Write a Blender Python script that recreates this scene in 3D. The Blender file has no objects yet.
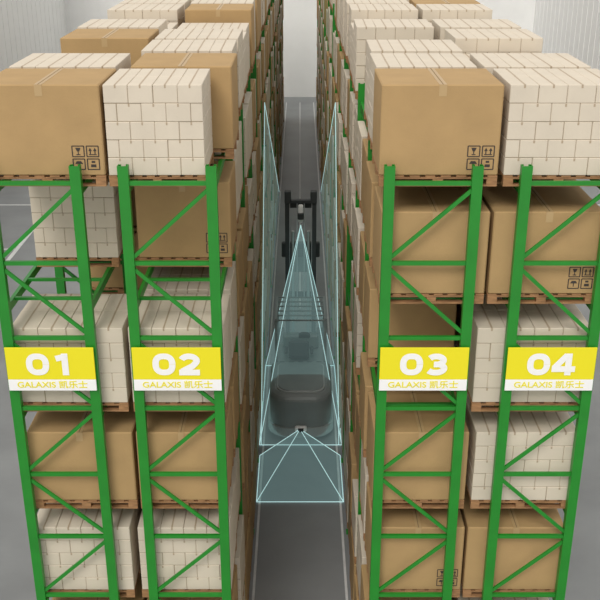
import bpy, bmesh, math, random
from mathutils import Vector, Matrix
random.seed(7)
scene = bpy.context.scene
COL = scene.collection
try:
    scene.view_settings.view_transform = 'Standard'
except Exception: pass

CAMZ = 12.8
D = 11.7
BAY = 2.9
NB = 17
# ---------------------------------------------------------------- materials
def mat(name, col, rough=0.6, metal=0.0, noise=0.0, nscale=8.0, bump=0.0, bscale=60.0, stretch=(1,1,1), emit=None, es=0):
    m = bpy.data.materials.new(name); m.use_nodes = True
    nt = m.node_tree; b = nt.nodes['Principled BSDF']
    b.inputs['Roughness'].default_value = rough
    b.inputs['Metallic'].default_value = metal
    b.inputs['Base Color'].default_value = (*col, 1)
    if noise > 0 or bump > 0:
        tc = nt.nodes.new('ShaderNodeTexCoord'); mp = nt.nodes.new('ShaderNodeMapping')
        mp.inputs['Scale'].default_value = stretch
        nt.links.new(tc.outputs['Object'], mp.inputs['Vector'])
    if noise > 0:
        n = nt.nodes.new('ShaderNodeTexNoise'); n.inputs['Scale'].default_value = nscale; n.inputs['Detail'].default_value = 5
        r = nt.nodes.new('ShaderNodeValToRGB')
        r.color_ramp.elements[0].position = 0.3; r.color_ramp.elements[1].position = 0.7
        r.color_ramp.elements[0].color = (*[c*(1-noise) for c in col], 1)
        r.color_ramp.elements[1].color = (*[min(1, c*(1+noise)) for c in col], 1)
        nt.links.new(mp.outputs[0], n.inputs['Vector']); nt.links.new(n.outputs[0], r.inputs[0])
        nt.links.new(r.outputs[0], b.inputs['Base Color'])
    if bump > 0:
        n2 = nt.nodes.new('ShaderNodeTexNoise'); n2.inputs['Scale'].default_value = bscale
        bp = nt.nodes.new('ShaderNodeBump'); bp.inputs['Strength'].default_value = bump; bp.inputs['Distance'].default_value = 0.02
        nt.links.new(mp.outputs[0], n2.inputs['Vector']); nt.links.new(n2.outputs[0], bp.inputs['Height'])
        nt.links.new(bp.outputs[0], b.inputs['Normal'])
    if emit:
        b.inputs['Emission Color'].default_value = (*emit, 1); b.inputs['Emission Strength'].default_value = es
    return m

def sheet_mat(name, col, fac, es):
    m = bpy.data.materials.new(name); m.use_nodes = True
    nt = m.node_tree; nt.nodes.clear()
    o = nt.nodes.new('ShaderNodeOutputMaterial'); mx = nt.nodes.new('ShaderNodeMixShader')
    t = nt.nodes.new('ShaderNodeBsdfTransparent'); t.inputs[0].default_value = (0.90, 0.97, 0.97, 1)
    e = nt.nodes.new('ShaderNodeEmission'); e.inputs[0].default_value = (*col, 1); e.inputs[1].default_value = es
    mx.inputs[0].default_value = fac
    nt.links.new(t.outputs[0], mx.inputs[1]); nt.links.new(e.outputs[0], mx.inputs[2]); nt.links.new(mx.outputs[0], o.inputs[0])
    return m

GREEN = mat('rack_green_paint', (0.014, 0.245, 0.020), 0.42, 0.0, 0.08, 3)
KRAFT = mat('kraft_cardboard', (0.46, 0.30, 0.135), 0.85, 0, 0.06, 2.5, 0.12, 40)
KRAFT2 = mat('packing_tape_tan', (0.50, 0.345, 0.17), 0.45)
SEAM = mat('cardboard_seam', (0.24, 0.16, 0.085), 0.9)
CORE = mat('carton_gap', (0.34, 0.27, 0.19), 0.9)
WHITEC = mat('white_cardboard', (0.69, 0.61, 0.495), 0.8, 0, 0.05, 2.0, 0.08, 40)
CTAPE = mat('carton_tape', (0.46, 0.36, 0.25), 0.6)
INK = mat('black_ink', (0.05, 0.04, 0.035), 0.8)
WOOD = mat('pallet_wood', (0.36, 0.19, 0.085), 0.8, 0, 0.3, 6, 0.2, 30, (1, 6, 6))
YEL = mat('sign_yellow', (0.90, 0.80, 0.012), 0.5)
WHT = mat('sign_white', (0.97, 0.97, 0.96), 0.5)
STEEL = mat('galvanized_steel', (0.45, 0.46, 0.46), 0.4, 0.7)
TGREY = mat('truck_grey_paint', (0.27, 0.30, 0.30), 0.45, 0.1, 0.05, 3)
TLIGHT = mat('truck_light_trim', (0.42, 0.46, 0.46), 0.4)
TDARK = mat('truck_black_steel', (0.045, 0.05, 0.052), 0.5, 0.2, 0.1, 5)
RUB = mat('rubber', (0.02, 0.02, 0.02), 0.9)
SEATM = mat('seat_vinyl', (0.06, 0.065, 0.07), 0.6)
LINE = mat('floor_paint_white', (0.70, 0.71, 0.71), 0.6, 0, 0.08, 5)
SHEET = sheet_mat('laser_sheet_cyan', (0.38, 0.56, 0.55), 0.125, 1.0)
SHEET2 = sheet_mat('laser_field_teal', (0.24, 0.38, 0.38), 0.22, 1.0)
BEAMM = mat('laser_line', (0.4, 0.6, 0.6), 0.5, emit=(0.55, 0.82, 0.82), es=0.7)
WALL = mat('wall_white_panel', (0.92, 0.92, 0.91), 0.7, 0, 0.02, 1.0)

# ---------------------------------------------------------------- mesh builder
class MB:
    def __init__(s): s.v = []; s.f = []; s.m = []
    def quad(s, pts, mi=0):
        b = len(s.v); s.v += [tuple(p) for p in pts]; s.f.append(tuple(range(b, b+len(pts)))); s.m.append(mi)
    def box(s, c, d, mi=0, bev=0.0, M=None):
        h = [x/2 for x in d]; c = Vector(c)
        def out(p):
            p = Vector(p)
            return tuple(c + (M @ p if M else p))
        b = len(s.v)
        if bev <= 0:
            idx = {}
            for sx in (-1, 1):
                for sy in (-1, 1):
                    for sz in (-1, 1):
                        idx[(sx, sy, sz)] = len(s.v); s.v.append(out((sx*h[0], sy*h[1], sz*h[2])))
            g = lambda *k: idx[k]
            F = [(g(-1,-1,-1), g(-1,-1,1), g(-1,1,1), g(-1,1,-1)), (g(1,-1,-1), g(1,1,-1), g(1,1,1), g(1,-1,1)),
                 (g(-1,-1,-1), g(1,-1,-1), g(1,-1,1), g(-1,-1,1)), (g(-1,1,-1), g(-1,1,1), g(1,1,1), g(1,1,-1)),
                 (g(-1,-1,-1), g(-1,1,-1), g(1,1,-1), g(1,-1,-1)), (g(-1,-1,1), g(1,-1,1), g(1,1,1), g(-1,1,1))]
            s.f += F; s.m += [mi]*6; return
        idx = {}
        for sg in [(x, y, z) for x in (-1, 1) for y in (-1, 1) for z in (-1, 1)]:
            for a in range(3):
                p = [sg[k]*(h[k] - (0 if k == a else bev)) for k in range(3)]
                idx[(sg, a)] = len(s.v); s.v.append(out(p))
        for a in range(3):
            o1, o2 = [k for k in range(3) if k != a]
            for sg in (-1, 1):
                q = []
                for (u, w) in ((-1,-1), (1,-1), (1,1), (-1,1)):
                    t = [0, 0, 0]; t[a] = sg; t[o1] = u; t[o2] = w; q.append(idx[(tuple(t), a)])
                s.f.append(tuple(q)); s.m.append(mi)
            for u in (-1, 1):
                for w in (-1, 1):
                    t0 = [0, 0, 0]; t0[a] = -1; t0[o1] = u; t0[o2] = w; t1 = list(t0); t1[a] = 1
                    t0 = tuple(t0); t1 = tuple(t1)
                    s.f.append((idx[(t0, o1)], idx[(t1, o1)], idx[(t1, o2)], idx[(t0, o2)])); s.m.append(mi)
        for sg in [(x, y, z) for x in (-1, 1) for y in (-1, 1) for z in (-1, 1)]:
            s.f.append((idx[(sg, 0)], idx[(sg, 1)], idx[(sg, 2)])); s.m.append(mi)
    def bar(s, p, q, w, t, mi=0, bev=0.0):
        p = Vector(p); q = Vector(q); d = q-p; L = d.length; z = d.normalized()
        x = Vector((0, 1, 0)) if abs(z.y) < 0.9 else Vector((1, 0, 0))
        y = z.cross(x).normalized(); x = y.cross(z).normalized()
        M = Matrix((x, y, z)).transposed()
        s.box((p+q)/2, (t, w, L), mi, bev, M)
    def cyl(s, p, q, r, mi=0, n=16):
        p = Vector(p); q = Vector(q); z = (q-p).normalized()
        x = Vector((0, 1, 0)) if abs(z.y) < 0.9 else Vector((1, 0, 0))
        y = z.cross(x).normalized(); x = y.cross(z).normalized()
        b = len(s.v)
        for e in (p, q):
            for i in range(n):
                a = 2*math.pi*i/n; s.v.append(tuple(e + x*r*math.cos(a) + y*r*math.sin(a)))
        for i in range(n):
            j = (i+1) % n; s.f.append((b+i, b+j, b+n+j, b+n+i)); s.m.append(mi)
        s.f.append(tuple(range(b, b+n))); s.m.append(mi); s.f.append(tuple(range(b+n, b+2*n))); s.m.append(mi)
    def prism(s, poly, z0, z1, mi=0, bev=0):
        n = len(poly); b = len(s.v)
        cx = sum(p[0] for p in poly)/n; cy = sum(p[1] for p in poly)/n
        lay = [(z0, 0), (z1-bev, 0), (z1-bev*0.6, bev*0.12), (z1-bev*0.25, bev*0.4), (z1, bev)] if bev > 0 else [(z0, 0), (z1, 0)]
        for z, k in lay:
            for p in poly:
                dx, dy = p[0]-cx, p[1]-cy; L = math.hypot(dx, dy); f = (L-k)/L
                s.v.append((cx+dx*f, cy+dy*f, z))
        for l in range(len(lay)-1):
            for i in range(n):
                j = (i+1) % n; s.f.append((b+l*n+i, b+l*n+j, b+(l+1)*n+j, b+(l+1)*n+i)); s.m.append(mi)
        s.f.append(tuple(range(b, b+n))); s.m.append(mi)
        s.f.append(tuple(range(b+(len(lay)-1)*n, b+len(lay)*n))); s.m.append(mi)
    def mesh(s, name, mats, recalc=True):
        me = bpy.data.meshes.new(name); me.from_pydata(s.v, [], s.f)
        for m in mats: me.materials.append(m)
        me.polygons.foreach_set('material_index', s.m)
        if recalc:
            bm = bmesh.new(); bm.from_mesh(me); bmesh.ops.recalc_face_normals(bm, faces=bm.faces); bm.to_mesh(me); bm.free()
        me.update(); return me

def obj(name, data, loc=(0, 0, 0), parent=None, rz=0, sx=1.0):
    o = bpy.data.objects.new(name, data); COL.objects.link(o)
    o.location = loc; o.rotation_euler = (0, 0, rz); o.scale = (sx, 1, 1)
    if parent: o.parent = parent
    return o
def empty(name, loc=(0, 0, 0)):
    o = obj(name, None, loc); return o

# ---------------------------------------------------------------- room shell
FLM = mat('polished_concrete', (0.25, 0.262, 0.27), 0.45, 0, 0.12, 0.6)
b = MB(); b.box((0, 30, -0.1), (32, 76, 0.2)); obj('floor', b.mesh('floor', [FLM]))
def wall(name, c, d, horiz):
    b = MB(); b.box(c, d)
    n = int((d[1] if not horiz else d[0])/1.0)
    for i in range(n):
        t = -(d[1] if not horiz else d[0])/2 + 0.5 + i
        if horiz: b.box((c[0]+t, c[1]-d[1]/2-0.01, c[2]), (0.06, 0.02, d[2]))
        else:
            sgn = 1 if c[0] < 0 else -1
            b.box((c[0]+sgn*(d[0]/2+0.01), c[1]+t, c[2]), (0.02, 0.06, d[2]))
    obj(name, b.mesh(name, [WALL]))
wall('wall_back', (0, 68.1, 6.9), (32.4, 0.2, 13.8), True)
wall('wall_left', (-16.1, 30, 6.9), (0.2, 76, 13.8), False)
wall('wall_right', (16.1, 30, 6.9), (0.2, 76, 13.8), False)
b = MB()
for sx in (-1, 1):
    b.box((sx*11.25, 34, 0.004), (0.16, 60, 0.008))
    b.box((sx*4.6, 34, 0.004), (0.10, 60, 0.008))
    for yy in (24, 30, 36, 42, 48):
        b.box((sx*13.6, yy, 0.004), (4.5, 0.12, 0.008))
b.box((0, 48, 0.004), (0.05, 36, 0.008))
for sx in (-1, 1): b.box((sx*0.93, 38, 0.004), (0.05, 56, 0.008))
obj('floor_marking', b.mesh('floor_marking', [LINE]))

# ---------------------------------------------------------------- racks
DROPS = [3.36, 4.98, 6.62, 8.24, 9.86, 11.48]
LZ = [CAMZ-d for d in DROPS]
TOPZ = CAMZ-3.05
HOR = [3.28 + 1.07*i for i in range(9)]
DIAG = [1, -1, -1, 1, -1, 1, -1, 1]
def rack_mesh(xl, xr):
    b = MB()
    for k in range(NB+1):
        y = D + k*BAY
        for x in (xl, xr):
            h = TOPZ - 0.01; zc = 0.01 + h/2
            b.box((x, y-0.045, zc), (0.135, 0.010, h))
            b.box((x-0.0625, y+0.005, zc), (0.010, 0.09, h))
            b.box((x+0.0625, y+0.005, zc), (0.010, 0.09, h))
            b.box((x-0.045, y+0.045, zc), (0.03, 0.010, h))
            b.box((x+0.045, y+0.045, zc), (0.03, 0.010, h))
            b.box((x, y, 0.008), (0.22, 0.18, 0.016))
        for i, dr in enumerate(HOR):
            z = CAMZ-dr
            b.box(((xl+xr)/2, y, z), (xr-xl-0.12, 0.045, 0.055))
            if i < len(DIAG) and CAMZ-HOR[i+1 if i+1 < len(HOR) else i] > 0.05:
                z1 = CAMZ-HOR[i]-0.09; z2 = CAMZ-HOR[i+1]+0.09
                a, c = (xr-0.06, xl+0.06) if DIAG[i] > 0 else (xl+0.06, xr-0.06)
                b.bar((a, y-0.012, z1), (c, y-0.012, z2), 0.05, 0.03)
    for k in range(NB):
        y0 = D+k*BAY+0.05; y1 = y0+BAY-0.10
        for z in LZ:
            for x in (xl, xr):
                b.box((x, (y0+y1)/2, z-0.06), (0.05, y1-y0, 0.115))
                for yy in (y0+0.01, y1-0.01):
                    b.box((x, yy, z-0.09), (0.075, 0.02, 0.20))
            for t in (0.35, 1.05, 1.75, 2.45):
                b.box(((xl+xr)/2, y0+t, z-0.03), (xr-xl-0.05, 0.05, 0.04))
    return b.mesh('pallet_rack', [GREEN])
ROWS = [(-3.91, -2.81), (-2.21, -1.11), (1.12, 2.22), (2.83, 3.93)]
for r in ROWS:
    obj('pallet_rack', rack_mesh(*r))

# ---------------------------------------------------------------- loads
W, DP, PH = 1.36, 1.24, 0.14
def pallet_mesh():
    b = MB()
    for i in range(8):
        x = -W/2+0.055+i*(W-0.11)/7
        b.box((x, 0, PH-0.011), (0.115, DP, 0.022), 0, 0.003)
    for y in (-DP/2+0.05, 0, DP/2-0.05):
        b.box((0, y, PH-0.033), (W, 0.1, 0.022), 0)
        for x in (-W/2+0.06, 0, W/2-0.06):
            b.box((x, y, 0.058), (0.12, 0.1, 0.072), 0)
        b.box((0, y, 0.011), (W, 0.1, 0.022), 0)
    return b.mesh('wooden_pallet', [WOOD])
PAL = pallet_mesh()
def icons(b, x0, z0, y, mi, s=0.135):
    t = 0.012; th = 0.003
    def R(cx, cz, w, h): b.box((cx, y, cz), (w, th, h), mi)
    for i in range(2):
        for j in range(2):
            x = x0+i*(s+0.03); z = z0+j*(s+0.03)
            R(x+s/2, z, s, t); R(x+s/2, z+s, s, t); R(x, z+s/2, t, s); R(x+s, z+s/2, t, s)
            cx = x+s/2; cz = z+s/2
            if (i, j) == (0, 0):
                b.quad([(cx-0.045, y-0.002, cz+0.005), (cx+0.045, y-0.002, cz+0.005), (cx+0.025, y-0.002, cz+0.04), (cx-0.025, y-0.002, cz+0.04)], mi)
                R(cx, cz-0.018, 0.01, 0.05)
            elif (i, j) == (1, 0):
                R(cx, cz-0.02, 0.06, 0.035); R(cx, cz+0.03, 0.04, 0.025)
            elif (i, j) == (0, 1):
                b.quad([(cx-0.03, y-0.002, cz+0.045), (cx+0.03, y-0.002, cz+0.045), (cx+0.012, y-0.002, cz), (cx-0.012, y-0.002, cz)], mi)
                R(cx, cz-0.018, 0.01, 0.04); R(cx, cz-0.042, 0.045, 0.01)
            else:
                for q in (-0.027, 0.027):
                    b.quad([(cx+q-0.02, y-0.002, cz+0.005), (cx+q+0.02, y-0.002, cz+0.005), (cx+q, y-0.002, cz+0.045)], mi)
                    R(cx+q, cz-0.015, 0.012, 0.04)
                R(cx, cz-0.042, 0.09, 0.01)
def bigbox(icon, h=1.14):
    b = MB()
    b.box((0, 0, h/2), (W, DP, h), 0, 0.014)
    b.box((0, 0, h+0.001), (0.085, DP+0.002, 0.003), 1)
    b.box((0, -DP/2-0.001, h-0.07), (0.085, 0.003, 0.14), 1)
    b.box((0, DP/2+0.001, h-0.07), (0.085, 0.003, 0.14), 1)
    b.box((0, 0, h+0.003), (0.010, DP-0.01, 0.002), 2)
    b.box((0, 0, 0.003), (W-0.05, DP-0.05, 0.005), 2)
    if icon: icons(b, W/2-0.36, 0.08, -DP/2-0.002, 3)
    return b.mesh('cardboard_box', [KRAFT, KRAFT2, SEAM, INK])
BOXI = bigbox(True); BOXN = bigbox(False)
def stack(seed, layers=5, lh=0.228):
    rnd = random.Random(seed); b = MB()
    for l in range(layers):
        off = (l + seed) % 2
        if off == (layers-1+seed) % 2:
            xs = [(-W/2 + W/4*i, -W/2 + W/4*(i+1)) for i in range(4)]
        else:
            e = [-W/2, -W/2+W/8, -W/2+3*W/8, -W/2+5*W/8, -W/2+7*W/8, W/2]
            xs = list(zip(e[:-1], e[1:]))
        for (a, c) in xs:
            for j in range(2):
                g = 0.005; w = c-a-g; d = DP/2-g
                x = (a+c)/2+rnd.uniform(-.002, .002); y = -DP/4+j*DP/2+rnd.uniform(-.005, .005)
                z = l*lh+lh/2
                b.box((x, y, z), (w, d, lh-0.004), 0, 0.007)
                if l == layers-1:
                    b.box((x, y, z+lh/2-0.002), (0.022, d, 0.003), 1)
                if w > 0.2:
                    b.box((x, y-d/2-0.001, z+lh/2-0.024), (0.022, 0.003, 0.036), 1)
    b.box((0, 0, layers*lh/2-0.02), (W-0.02, DP-0.02, layers*lh-0.05), 2)
    return b.mesh('carton_stack', [WHITEC, CTAPE, CORE])
ST = [stack(1), stack(2), stack(3)]; ST4 = [stack(4, 4), stack(5, 4)]

DEFX = [(-3.95, -2.50), (-2.40, -1.03), (1.04, 2.42), (2.51, 3.95)]
SY = [0.75, 2.15]
def ycent(slot): return D + (slot//2)*BAY + SY[slot % 2]
F = {}
F[(0,0,0)] = ('I', -3.95, -2.46); F[(1,0,0)] = ('S', -2.42, -1.20); F[(1,0,1)] = ('B', -2.30, -0.93)
F[(2,0,0)] = ('I', 1.00, 2.50);  F[(3,0,0)] = ('S', 2.58, 3.98)
F[(0,0,1)] = ('S', -3.95, -2.5);  F[(2,0,1)] = ('S', 1.03, 2.4); F[(3,0,1)] = ('S', 2.5, 3.95)
F[(0,1,0)] = None; F[(1,1,0)] = None
F[(0,1,1)] = ('S', -3.87, -2.66); F[(1,1,1)] = ('I', -2.36, -1.00)
F[(2,1,0)] = ('B', 1.05, 2.45);  F[(3,1,0)] = ('I', 2.50, 3.93)
F[(0,2,0)] = ('S', -3.93, -2.40); F[(1,2,0)] = ('S', -2.33, -1.03)
F[(0,2,1)] = None; F[(1,2,1)] = ('S', -2.33, -1.03)
F[(2,2,0)] = None; F[(2,2,1)] = ('B', 1.04, 2.35); F[(3,2,0)] = ('S', 2.40, 3.95)
F[(0,3,0)] = ('B', -3.88, -2.38); F[(1,3,0)] = ('B', -2.33, -1.05)
F[(2,3,0)] = ('B', 1.05, 2.40); F[(3,3,0)] = ('S', 2.50, 3.95)
for r in range(4):
    bg = empty('stocked_pallets', (0, 0, 0))
    for lv in range(7):
        z = LZ[lv] if lv < 6 else 0.0
        for s in range(NB*2):
            key = (r, lv, s); x0, x1 = DEFX[r]
            if key in F:
                if F[key] is None: continue
                k, x0, x1 = F[key]
            else:
                u = random.random()
                if u < 0.05 and s > 1: continue
                pb = 0.12 if lv == 0 else 0.5
                k = 'B' if random.random() < pb else 'S'
                if k == 'B' and random.random() < 0.4: k = 'I'
                j = random.uniform(-.03, .03); x0 += j; x1 += j
            yc = ycent(s); xc = (x0+x1)/2; sx = (x1-x0)/W
            fg = (s < 2)
            me = {'B': BOXN, 'I': BOXI}.get(k)
            nm = 'cardboard_box'
            if me is None:
                me = random.choice(ST) if (key in F or random.random() < 0.75) else random.choice(ST4); nm = 'carton_stack'
            par = None if fg else bg
            obj('wooden_pallet', PAL, (xc, yc, z+0.001), par, 0, sx)
            obj(nm, me, (xc, yc, z+PH+0.003), par, random.uniform(-.006, .006), sx)

# ---------------------------------------------------------------- signs
def arc(cx, cz, rx, rz, a0, a1, n=18, e=1.0):
    P = []
    for i in range(n+1):
        a = math.radians(a0+(a1-a0)*i/n); c, s_ = math.cos(a), math.sin(a)
        P.append((cx+rx*math.copysign(abs(c)**e, c), cz+rz*math.copysign(abs(s_)**e, s_)))
    return P
GLYPH = {
 '0': [arc(0, 0, .112, .120, 0, 360, 36, 0.8)],
 '1': [[(.03, -.163), (.03, .163)], [(.05, .120), (-.09, .085)]],
 '2': [arc(0, .055, .102, .066, 165, -25, 16) + [(.05, -.02), (-.10, -.105)], [(-.14, -.120), (.14, -.120)]],
 '3': [arc(-.01, .060, .098, .060, 150, -80, 16), arc(-.01, -.058, .112, .064, 80, -150, 16), [(-.04, .002), (.02, .002)]],
 '4': [[(.06, -.163), (.06, .163)], [(.035, .140), (-.125, -.050)], [(-.16, -.068), (.155, -.068)]],
}
def stroke(b, pts, hw, cx, k):
    n = len(pts); closed = (abs(pts[0][0]-pts[-1][0])+abs(pts[0][1]-pts[-1][1])) < 1e-6
    L = []; R = []
    for i in range(n):
        if closed: p = pts[(i-1) % (n-1)]; q = pts[(i+1) % (n-1)]
        else: p = pts[max(0, i-1)]; q = pts[min(n-1, i+1)]
        dx, dz = q[0]-p[0], q[1]-p[1]; l = math.hypot(dx, dz) or 1
        nx, nz = -dz/l*hw, dx/l*hw
        L.append((cx+pts[i][0]+nx, pts[i][1]+nz)); R.append((cx+pts[i][0]-nx, pts[i][1]-nz))
    for i in range(n-1):
        y = -0.0005*k - 0.00012*i
        q = [(L[i][0], y, L[i][1]), (L[i+1][0], y, L[i+1][1]), (R[i+1][0], y, R[i+1][1]), (R[i][0], y, R[i][1])]
        # keep every facet wound towards the front (-Y)
        a = (q[1][0]-q[0][0])*(q[2][2]-q[0][2])-(q[1][2]-q[0][2])*(q[2][0]-q[0][0])
        b.quad(q if a > 0 else q[::-1])
def sign(cx, txt):
    root = empty('aisle_number_sign', (cx, D-0.098, CAMZ-5.84))
    w, h = 1.19, 0.645
    b = MB(); b.box((0, 0, 0.085), (w, 0.02, h*0.735), 0, 0.003); obj('yellow_panel', b.mesh('yellow_panel', [YEL]), parent=root)
    b = MB(); b.box((0, 0, -0.2385), (w, 0.02, h*0.26), 0, 0.003); obj('white_panel', b.mesh('white_panel', [WHT]), parent=root)
    b = MB()
    k = 0
    for i, chh in enumerate(txt):
        for st in GLYPH[chh]:
            stroke(b, st, 0.043, (-.17 if i == 0 else .17), k); k += 5
    obj('digits', b.mesh('digits', [WHT], False), (0, -0.0125, 0.078), root)
    c = bpy.data.curves.new('caption', 'FONT'); c.body = 'GALAXIS \u51ef\u4e50\u58eb'; c.size = 0.12; c.align_x = 'CENTER'; c.align_y = 'CENTER'
    c.extrude = 0.002; c.offset = 0.0015; c.materials.append(YEL)
    o = bpy.data.objects.new('caption', c); COL.objects.link(o); o.parent = root
    o.location = (0, -0.0135, -0.235); o.rotation_euler = (math.pi/2, 0, 0); o.scale = (1.1, 1, 1)
    b = MB()
    b.box((0, 0.02, 0.2), (w-0.1, 0.02, 0.04), 0); b.box((0, 0.02, -0.2), (w-0.1, 0.02, 0.04), 0)
    obj('mounting_rails', b.mesh('mounting_rails', [STEEL]), parent=root)
for (xl, xr), t in zip(ROWS, ['01', '02', '03', '04']):
    sign((xl+xr)/2, t)

# ---------------------------------------------------------------- narrow aisle truck
T = empty('narrow_aisle_forklift', (0.02, 21.3, 0))
def part(name, fn, mats):
    b = MB(); fn(b); return obj(name, b.mesh(name, mats), parent=T)
def rr(x0, x1, y0, y1, rf, rb, n=9):
    P = []
    for cx, cy, a0, r in ((x0+rf, y0+rf, 180, rf), (x1-rf, y0+rf, 270, rf), (x1-rb, y1-rb, 0, rb), (x0+rb, y1-rb, 90, rb)):
        for i in range(n):
            a = math.radians(a0+90*i/(n-1)); P.append((cx+r*math.cos(a), cy+r*math.sin(a)))
    return P
def f(b):
    b.prism(rr(-.80, .80, 0.0, 2.1, .5, .12), .12, 1.30, 0, .16)
    b.prism(rr(-.84, .84, -0.05, 2.12, .52, .12), .18, .42, 1)
    b.prism(rr(-.62, .62, 0.2, 1.8, .36, .1), 1.29, 1.34, 1, .02)
    b.prism(rr(-.58, .58, 0.24, 1.76, .33, .08), 1.30, 1.36, 0, .02)
part('power_unit', f, [TGREY, TLIGHT])
def f(b):
    b.box((0, 3.6, .35), (1.5, 3.2, .45), 0, .04)
    b.box((-.62, 5.6, .2), (.22, 1.8, .2), 0, .02); b.box((.62, 5.6, .2), (.22, 1.8, .2), 0, .02)
    b.box((0, 2.9, .85), (1.45, 1.3, .6), 1, .05)
    for i in range(5): b.box((-.5+i*.25, 2.25, 1.16), (.14, .03, .02), 0)
part('chassis', f, [TDARK, TGREY])
def f(b):
    for x in (-.68, .68):
        for y in (.9, 6.2): b.cyl((x-.09, y, .2), (x+.09, y, .2), .2, 0, 24)
part('wheels', f, [RUB])
def f(b):
    b.box((-.05, 2.55, 1.26), (.55, .5, .14), 0, .05); b.box((-.05, 2.28, 1.55), (.55, .12, .5), 0, .05)
    b.box((-.4, 2.55, 1.38), (.09, .4, .06), 0, .02); b.box((.3, 2.55, 1.38), (.09, .4, .06), 0, .02)
    b.box((0, 3.25, 1.35), (1.0, .28, .42), 1, .05); b.cyl((.1, 3.05, 1.55), (.1, 3.11, 1.6), .16, 0, 20)
part('operator_seat_and_console', f, [SEATM, TGREY])
def f(b):
    for x in (-.66, .66):
        for y in (2.15, 3.75): b.bar((x, y, 1.1), (x, y, 2.45), .07, .07, 0)
        b.bar((x, 2.15, 2.45), (x, 3.75, 2.45), .07, .07, 0)
    for i in range(6): b.bar((-.66, 2.15+i*.32, 2.45), (.66, 2.15+i*.32, 2.45), .035, .03, 0)
part('overhead_guard', f, [TGREY])
def f(b):
    for sx in (-1, 1):
        x = sx*.42
        b.box((x, 4.5, 2.6), (.04, .22, 4.9), 0); b.box((x-sx*.05, 4.4, 2.6), (.10, .03, 4.9), 0); b.box((x-sx*.05, 4.6, 2.6), (.10, .03, 4.9), 0)
        b.box((sx*.33, 4.5, 3.0), (.06, .14, 4.7), 1)
        b.cyl((sx*.22, 4.42, .5), (sx*.22, 4.42, 4.2), .045, 1)
        b.box((sx*.36, 4.42, 5.2), (.18, .2, .35), 0, .02)
    for z in (.8, 2.2, 3.5, 4.9): b.box((0, 4.62, z), (.86, .05, .16), 0, .01)
    b.box((0, 4.5, 5.05), (.75, .16, .10), 0, .01)
    for sx in (-.1, .1): b.box((sx, 4.5, 3.2), (.03, .02, 3.6), 1)
part('mast', f, [TDARK, STEEL])
def f(b):
    b.box((0, 4.85, 3.5), (1.1, .16, .45), 0, .03); b.box((0, 5.2, 3.2), (.5, .5, .9), 1, .04)
    for sx in (-1, 1):
        b.box((sx*.3, 5.5, 2.95), (.12, .05, .6), 0); b.box((sx*.3, 6.05, 2.67), (.12, 1.15, .05), 0, .01)
part('fork_carriage', f, [TDARK, TGREY])
def f(b):
    b.box((0, 4.32, 4.75), (.14, .14, .5), 0, .03); b.cyl((0, 4.22, 4.62), (0, 4.22, 4.78), .09, 1, 20)
    b.box((0, -.07, .42), (.3, .12, .16), 0, .03); b.cyl((0, -.14, .40), (0, -.14, .47), .07, 1, 20)
part('lidar_sensors', f, [WHT, TDARK])

# ---------------------------------------------------------------- scanner fields
def field(name, polys, edges, sm, r=0.010):
    root = empty(name)
    b = MB()
    for p in polys: b.quad(p)
    obj('light_sheet', b.mesh('light_sheet', [sm]), parent=root)
    b = MB()
    for p, q in edges: b.cyl(p, q, r, 0, 6)
    obj('beam_edges', b.mesh('beam_edges', [BEAMM]), parent=root)
A = (0.02, 25.5, 4.45)
b1, b2, b3, b4 = (-1.03, 21.1, .03), (1.06, 21.1, .03), (1.02, 25.6, .03), (-1.02, 25.6, .03)
field('laser_scan_pyramid', [(A, b1, b2), (A, b2, b3), (A, b3, b4), (A, b4, b1)],
      [(A, b1), (A, b2), (A, b3), (A, b4), (b1, b2), (b2, b3), (b3, b4), (b4, b1)], SHEET)
for sx in (-1, 1):
    X = sx*0.985
    a, c, d = (X, 26.8, 7.6), (X, 21.1, .04), (X, 44, .04)
    field('laser_side_curtain', [(a, c, d)], [(a, c), (a, d)], SHEET)
o = (0.0, 21.2, .43)
p = [(-1.0, 20.6, .03), (-1.0, 18.6, .03), (1.0, 18.6, .03), (1.0, 20.6, .03)]
field('laser_safety_field', [(o, p[0], p[1], ), (o, p[1], p[2]), (o, p[2], p[3])],
      [(o, p[0]), (o, p[3]), (p[0], p[1]), (p[1], p[2]), (p[2], p[3]), (o, p[1]), (o, p[2])], SHEET2)

# ---------------------------------------------------------------- light
w = bpy.data.worlds.new('World'); scene.world = w; w.use_nodes = True
bg = w.node_tree.nodes['Background']; bg.inputs[0].default_value = (1.0, 0.98, 0.95, 1); bg.inputs[1].default_value = 0.82
L = bpy.data.lights.new('sun', 'SUN'); L.energy = 1.6; L.angle = math.radians(25); L.color = (1, 0.96, 0.90)
lo = bpy.data.objects.new('sun', L); COL.objects.link(lo)
dirv = Vector((0.25, 0.75, -0.85)); lo.rotation_euler = dirv.to_track_quat('-Z', 'Y').to_euler(); lo.location = (0, 0, 20)

# ---------------------------------------------------------------- camera
cam = bpy.data.cameras.new('camera'); cam.sensor_width = 36; cam.lens = 36*960/600; cam.clip_end = 300
co = bpy.data.objects.new('camera', cam); COL.objects.link(co)
co.location = (0, 0, CAMZ); co.rotation_euler = (math.radians(90-22.6), 0, 0)
scene.camera = co
